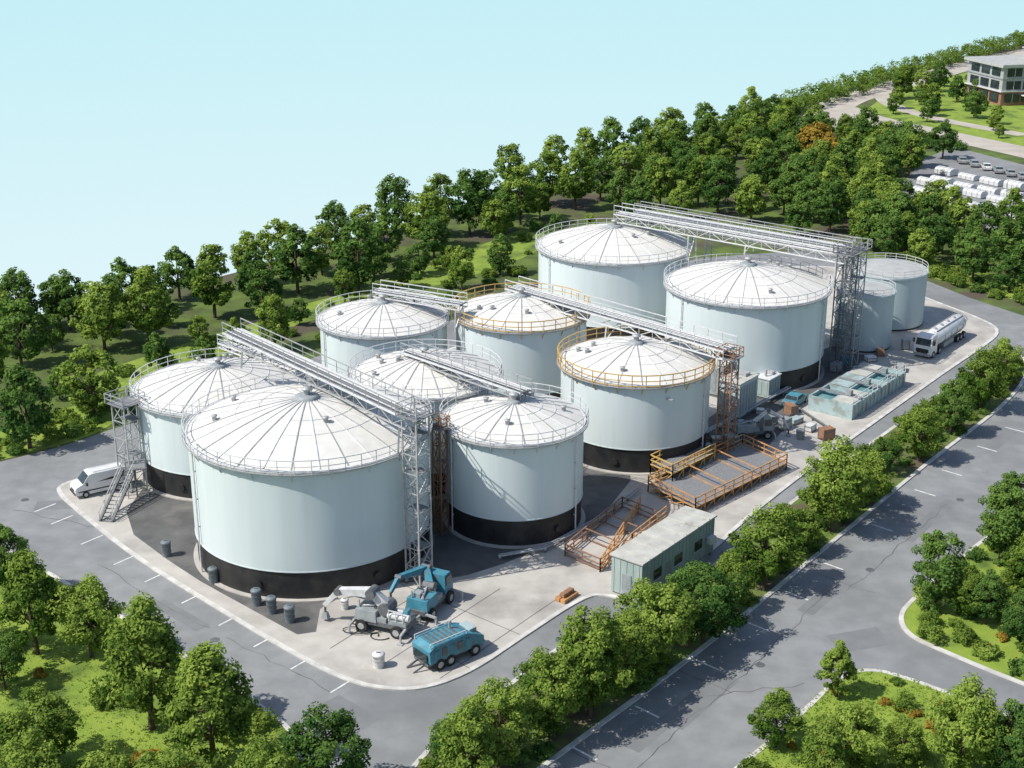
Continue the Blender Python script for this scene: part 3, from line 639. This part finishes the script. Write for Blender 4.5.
def veg_mesh(name,V,tone,lm,wood=None):
    nq=len(V)//4; Fq=np.arange(nq*4).reshape(-1,4)
    wv=wood.v if wood else []; wf=wood.f if wood else []
    me=bpy.data.meshes.new(name)
    allv=np.concatenate([V,np.array(wv).reshape(-1,3)]) if wv else V
    nl=nq*4+sum(len(f) for f in wf)
    me.vertices.add(len(allv)); me.vertices.foreach_set('co',allv.astype(np.float32).ravel())
    li=list(Fq.ravel())+[k+nq*4 for f in wf for k in f]
    me.loops.add(nl); me.loops.foreach_set('vertex_index',np.array(li,dtype=np.int32))
    cnt=[4]*nq+[len(f) for f in wf]; st=np.concatenate([[0],np.cumsum(cnt)[:-1]]).astype(np.int32)
    me.polygons.add(len(cnt)); me.polygons.foreach_set('loop_start',st)
    try: me.polygons.foreach_set('loop_total',np.array(cnt,dtype=np.int32))
    except Exception: pass
    me.polygons.foreach_set('material_index',np.array([0]*nq+[1]*len(wf),dtype=np.int32))
    me.update(calc_edges=True); me.validate()
    me.materials.append(lm); me.materials.append(M['bark'])
    at=me.attributes.new('tone','FLOAT','FACE'); at.data.foreach_set('value',np.concatenate([tone,np.zeros(len(wf))]).astype(np.float32))
    return me
def tree_mesh(seed,h=9,r=3.6,kind='round',ncl=60,per=120,size=.22,lm='leaf'):
    global rng; rng=np.random.default_rng(seed); C=[];R=[]
    cz=h*.53; hz=h*.45; ph=rng.uniform(0,6.28,3)
    while len(C)<ncl:
        d=rng.normal(size=3); d/=np.linalg.norm(d); q=rng.uniform(.35,1)**.5*.88; p=d*q
        zz=p[2]
        if kind=='cone':
            w=(1-(zz+1)/2)**.75*1.15+.08; p=np.array([p[0]*w*1.1,p[1]*w*1.1,zz])
        elif kind=='oval': w=1-.4*max(0,zz); p=np.array([p[0]*w,p[1]*w,zz])
        th=math.atan2(p[1],p[0]); lump=1+.13*math.sin(3*th+ph[0])*math.cos(2.5*zz+ph[1])+.1*math.sin(5*zz+2*th+ph[2])
        C.append([p[0]*r*lump,p[1]*r*lump,cz+p[2]*hz*(1+.07*math.sin(2*th+ph[1]))]); R.append(r*rng.uniform(.13,.28))
    C=np.array(C);R=np.array(R)
    tb=np.clip(.10+.62*(C[:,2]-h*.2)/(h*.8)+rng.normal(size=len(C))*.2,0,1)  # lit crown tops and shaded lower clumps are put into the leaf tone
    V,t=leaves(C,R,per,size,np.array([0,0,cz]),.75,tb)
    w=MB(); p0=Vector((0,0,-.1)); bend=Vector((rng.uniform(-.3,.3),rng.uniform(-.3,.3),0))
    seg=[p0,Vector((0,0,h*.2))+bend*.3,Vector((0,0,h*.45))+bend,Vector((0,0,h*.75))+bend*1.2]; rr=[.024*h,.018*h,.013*h,.005*h]
    for i in range(3): w.beam(seg[i],seg[i+1],rr[i],M['bark'],7,rr[i+1])
    for i in rng.choice(len(C),10,replace=False):
        e=Vector(C[i]); s=seg[1].lerp(seg[3],float(rng.uniform(0,.6))); md=s.lerp(e,.5)+Vector((0,0,-.2)); w.beam(s,md,.07,M['bark'],5,.05); w.beam(md,e,.05,M['bark'],5,.02)
    return veg_mesh('tree',V,t,M[lm],w)
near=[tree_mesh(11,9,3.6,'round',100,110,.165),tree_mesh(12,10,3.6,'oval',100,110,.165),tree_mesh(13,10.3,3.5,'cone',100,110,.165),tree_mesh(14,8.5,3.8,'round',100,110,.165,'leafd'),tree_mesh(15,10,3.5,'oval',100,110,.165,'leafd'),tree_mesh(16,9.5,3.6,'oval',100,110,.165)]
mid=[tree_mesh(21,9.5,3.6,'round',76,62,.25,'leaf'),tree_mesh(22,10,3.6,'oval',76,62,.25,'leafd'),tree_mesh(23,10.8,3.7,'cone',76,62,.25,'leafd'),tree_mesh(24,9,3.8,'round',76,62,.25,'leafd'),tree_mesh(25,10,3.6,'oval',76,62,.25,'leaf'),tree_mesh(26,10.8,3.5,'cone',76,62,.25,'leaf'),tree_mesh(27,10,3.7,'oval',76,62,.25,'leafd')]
aut=tree_mesh(31,8,4,'round',60,80,.25,'leafo')
topi=tree_mesh(32,6,1.9,'cone',70,110,.13,'leaf')
def shrub_mesh(seed,lm,h=1.7,r=1.5):
    global rng; rng=np.random.default_rng(seed); n=20
    a=rng.uniform(0,6.28,n); q=rng.uniform(0,1,n)**.5*r*.75; C=np.stack([q*np.cos(a),q*np.sin(a),rng.uniform(.25,.75,n)*h*(1-.4*(q/r))],1)
    V,t=leaves(C,rng.uniform(.35,.6,n)*r*.6,60,.14,np.array([0,0,.2]),.8)
    return veg_mesh('shrub',V,t,M[lm])
shr=[shrub_mesh(41,'leaf'),shrub_mesh(42,'leafd'),shrub_mesh(43,'leafh'),shrub_mesh(44,'leaf',2.3,1.7)]; shro=shrub_mesh(45,'leafo',1.1,1.3)
def T(ms,u,v,s=1.0,zz=.1,name='tree'):
    p=G(u,v); k=s*random.uniform(.94,1.06); place(random.choice(ms),name,(p[0],p[1],zz),random.uniform(0,6.28),(k*random.uniform(.93,1.08),k*random.uniform(.93,1.08),k*random.uniform(.95,1.08))); return p
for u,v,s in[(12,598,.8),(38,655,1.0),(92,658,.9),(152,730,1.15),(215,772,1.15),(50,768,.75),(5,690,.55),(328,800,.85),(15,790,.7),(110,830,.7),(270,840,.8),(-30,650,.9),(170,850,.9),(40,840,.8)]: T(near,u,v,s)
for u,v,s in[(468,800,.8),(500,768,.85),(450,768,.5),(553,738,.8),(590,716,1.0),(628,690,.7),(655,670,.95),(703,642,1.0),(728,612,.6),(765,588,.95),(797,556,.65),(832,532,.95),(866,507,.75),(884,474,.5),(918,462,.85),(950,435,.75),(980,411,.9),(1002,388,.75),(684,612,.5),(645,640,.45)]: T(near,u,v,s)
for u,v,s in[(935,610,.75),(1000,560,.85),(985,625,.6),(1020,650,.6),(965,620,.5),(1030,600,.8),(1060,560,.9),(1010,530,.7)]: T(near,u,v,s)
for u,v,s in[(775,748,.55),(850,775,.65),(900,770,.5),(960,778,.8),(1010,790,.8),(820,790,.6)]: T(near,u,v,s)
p=G(836,698); place(topi,'tree',(p[0],p[1],.1),0,.9)
edgepts=[]
for u,v,s in[(22,368,1.05),(-10,350,1),(-15,400,1),(30,448,.95),(95,418,.98),(70,330,.9),(105,350,1.1),(150,345,1.0),(158,372,.5),(185,395,.4),(200,345,.4),(215,318,1.05),(262,318,.85),(275,350,.8),(298,293,1.1),(345,302,.5),(358,292,1.15),(322,275,.85),(402,288,.5),(418,275,.6),(385,262,.95),(425,248,1.1),(462,290,.7),(470,235,1.15),(500,275,.7),(485,212,.9),(520,225,1.2),(555,250,.6),(548,205,1.15),(575,210,1.1),(600,200,.95),(625,190,1.1),(612,168,1),(650,178,1.0),(660,208,1.0),(555,174,.95),(510,192,1.0),(440,217,.95),(395,234,1.0),(335,252,.95),(250,285,.85),(180,300,.95),(125,318,.9),(20,332,.9),(235,345,.35),(300,325,.4),(450,270,.4),(590,245,.5),(135,415,.3),(205,375,.5),(60,400,.4),(585,178,1),(280,272,.9),(60,325,.8),(365,243,.8),(150,310,.8),(640,160,1),(670,150,1)]:
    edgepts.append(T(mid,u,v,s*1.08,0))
def fill(poly,sp,ms,smin,smax,z=0,name='tree',tries=4000,avoid=()):
    P=GP(poly); xs=[p[0] for p in P];ys=[p[1] for p in P]; pts=list(avoid); 
    for _ in range(tries):
        x=random.uniform(min(xs),max(xs));y=random.uniform(min(ys),max(ys))
        if not inpoly(x,y,P): continue
        if any((x-a)**2+(y-b_)**2<sp*sp for a,b_ in pts): continue
        pts.append((x,y)); k=random.uniform(smin,smax); place(random.choice(ms),name,(x,y,z),random.uniform(0,6.28),(k,k,k*random.uniform(.9,1.1)))
    return pts
fill([(0,345),(100,325),(215,300),(350,262),(470,225),(580,195),(580,215),(470,250),(350,290),(215,328),(100,355),(0,380)],6.0,mid,.55,.95,avoid=edgepts,tries=1500)
fill([(560,205),(640,172),(700,143),(762,122),(820,138),(880,152),(945,158),(905,185),(885,215),(900,250),(858,250),(830,245),(760,225),(640,222)],6.8,mid,.75,1.12,avoid=edgepts)
p=G(813,166); place(aut,'tree',(p[0],p[1],0),1,1.3); p=G(826,172); place(aut,'tree',(p[0],p[1],0),2,1.0)
fill([(855,235),(880,258),(930,276),(1060,303),(1100,290),(1060,256),(960,232),(900,212)],5.6,mid,.75,1.05)
fill([(880,112),(905,90),(960,84),(985,100),(975,118),(930,124)],9,mid,.5,1.0)
fill([(985,122),(1100,145),(1100,155),(990,140)],10,mid,.4,.7)
fill([(860,130),(960,148),(960,152),(870,142)],6,shr,1.2,2.2,name='shrub')
def shf(poly,sp,smin,smax,ms=shr,z=.1,tries=5000): 
    xs=[p[0] for p in poly];ys=[p[1] for p in poly]; pts=[]
    for _ in range(tries):
        x=random.uniform(max(min(xs),-75),min(max(xs),110));y=random.uniform(max(min(ys),78),max(ys))
        if not all(inpoly(x+i,y+j,poly) for i,j in((1.2,0),(-1.2,0),(0,1.2),(0,-1.2))): continue
        if any((x-a)**2+(y-b_)**2<sp*sp for a,b_ in pts): continue
        pts.append((x,y)); k=random.uniform(smin,smax); place(random.choice(ms),'shrub',(x,y,z),random.uniform(0,6.28),(k,k,k*random.uniform(.8,1.2)))
shf(isB,1.9,.55,1.1); shf(isD,2.3,.5,1.05); shf(isC,3.0,.4,.9,shr+[shro]); shf(isA,5.5,.5,1.0,shr+[shro],tries=900)
for u,v in[(150,762),(165,768),(140,770),(180,775),(158,780)]: T([shro],u,v,1,.1,'shrub')
for u,v in[(900,712),(915,718),(885,706),(930,726),(1000,640),(985,650)]: T([shro],u,v,.6,.1,'shrub')
shf(GP([(-40,472),(60,444),(112,428),(125,405),(90,405),(0,432),(-60,445)]),2.3,.8,1.2,z=0,tries=1500)
fill([(60,385),(180,350),(280,318),(380,285),(470,250),(540,228),(570,240),(520,285),(330,340),(200,385),(110,410)],4.5,shr,.5,1.4,name='shrub',tries=1200)
fill([(905,270),(960,288),(1050,312),(1060,306),(970,280),(912,262)],2.6,shr,.8,1.2,name='shrub',tries=1500)
def hedge(pts,w,h,dens,size,lm='leafh'):
    global rng; rng=np.random.default_rng(5); p=[Vector(q) for q in GP(pts)]; C=[]
    for i in range(len(p)-1):
        d=p[i+1]-p[i]; n=int(d.length*dens); nn=Vector((-d.y,d.x)).normalized()
        for k in range(n):
            q=p[i]+d*random.random()+nn*random.uniform(-w/2,w/2); C.append((q.x,q.y,random.uniform(.2,.85)*h))
    C=np.array(C); R=rng.uniform(.5,1.1,len(C))*size*4
    V,t=leaves(C,R,26,size,C.mean(0)-np.array([0,0,200]),.8)
    place(veg_mesh('hedge',V,t,M[lm]),'hedge',(0,0,0))
hedge([(762,122),(800,108),(870,87),(940,66),(1024,44),(1120,20)],11,5,4.5,.35)
hedge([(762,118),(800,110)],5,3,3,.35)
hedge([(1024,44),(1300,-20)],9,4,1.5,.45)
def tufts(poly,n,lim):
    global rng; rng=np.random.default_rng(9); P=[]
    xs=[p[0] for p in poly];ys=[p[1] for p in poly]; x0,x1=max(min(xs),lim[0]),min(max(xs),lim[1]); y0,y1=max(min(ys),lim[2]),min(max(ys),lim[3])
    for _ in range(n):
        x=random.uniform(x0,x1);y=random.uniform(y0,y1)
        if inpoly(x,y,poly): P.append((x,y,.14))
    C=np.array(P); V,t=leaves(C,np.full(len(C),.22),5,.09,C.mean(0)-np.array([0,0,50]),.6)
    place(veg_mesh('grass',V,t,M['grass']),'grass',(0,0,0))
tufts(isA,9000,(-60,-5,80,130)); tufts(isC,7000,(10,60,80,110))
# ---------------- light ----------------
az=Vector((-.87,-.30)).normalized(); el=math.radians(49)
sd=Vector((az.x*math.cos(el),az.y*math.cos(el),math.sin(el)))
ld=bpy.data.lights.new('sun','SUN'); ld.energy=4.8; ld.angle=math.radians(.5); ld.color=(1,.95,.87)
lo=bpy.data.objects.new('sun',ld); S.collection.objects.link(lo); lo.rotation_euler=sd.to_track_quat('Z','Y').to_euler()
w=bpy.data.worlds.new("World"); S.world=w; w.use_nodes=True; nt=w.node_tree; N=nt.nodes; L=nt.links
bg=N['Background']; sk=N.new('ShaderNodeTexSky'); sk.sky_type='NISHITA'; sk.sun_disc=False; sk.sun_elevation=el; sk.sun_rotation=math.atan2(az.x,az.y)
L.new(sk.outputs[0],bg.inputs[0]); bg.inputs[1].default_value=.13
tc=N.new('ShaderNodeTexCoord'); sx=N.new('ShaderNodeSeparateXYZ'); L.new(tc.outputs['Generated'],sx.inputs[0])
mr=N.new('ShaderNodeMapRange'); mr.inputs[1].default_value=-.3; mr.inputs[2].default_value=-.07; L.new(sx.outputs[2],mr.inputs[0])
cr=N.new('ShaderNodeMix'); cr.data_type='RGBA'; L.new(mr.outputs[0],cr.inputs[0]); cr.inputs[6].default_value=(.77,.93,.97,1); cr.inputs[7].default_value=(.56,.86,.93,1)
b2=N.new('ShaderNodeBackground'); L.new(cr.outputs[2],b2.inputs[0])
m2=N.new('ShaderNodeMapRange'); m2.inputs[1].default_value=-.03; m2.inputs[2].default_value=.06; L.new(sx.outputs[2],m2.inputs[0])
ms=N.new('ShaderNodeMixShader'); L.new(m2.outputs[0],ms.inputs[0]); L.new(b2.outputs[0],ms.inputs[1]); L.new(bg.outputs[0],ms.inputs[2])
L.new(ms.outputs[0],N['World Output'].inputs[0])
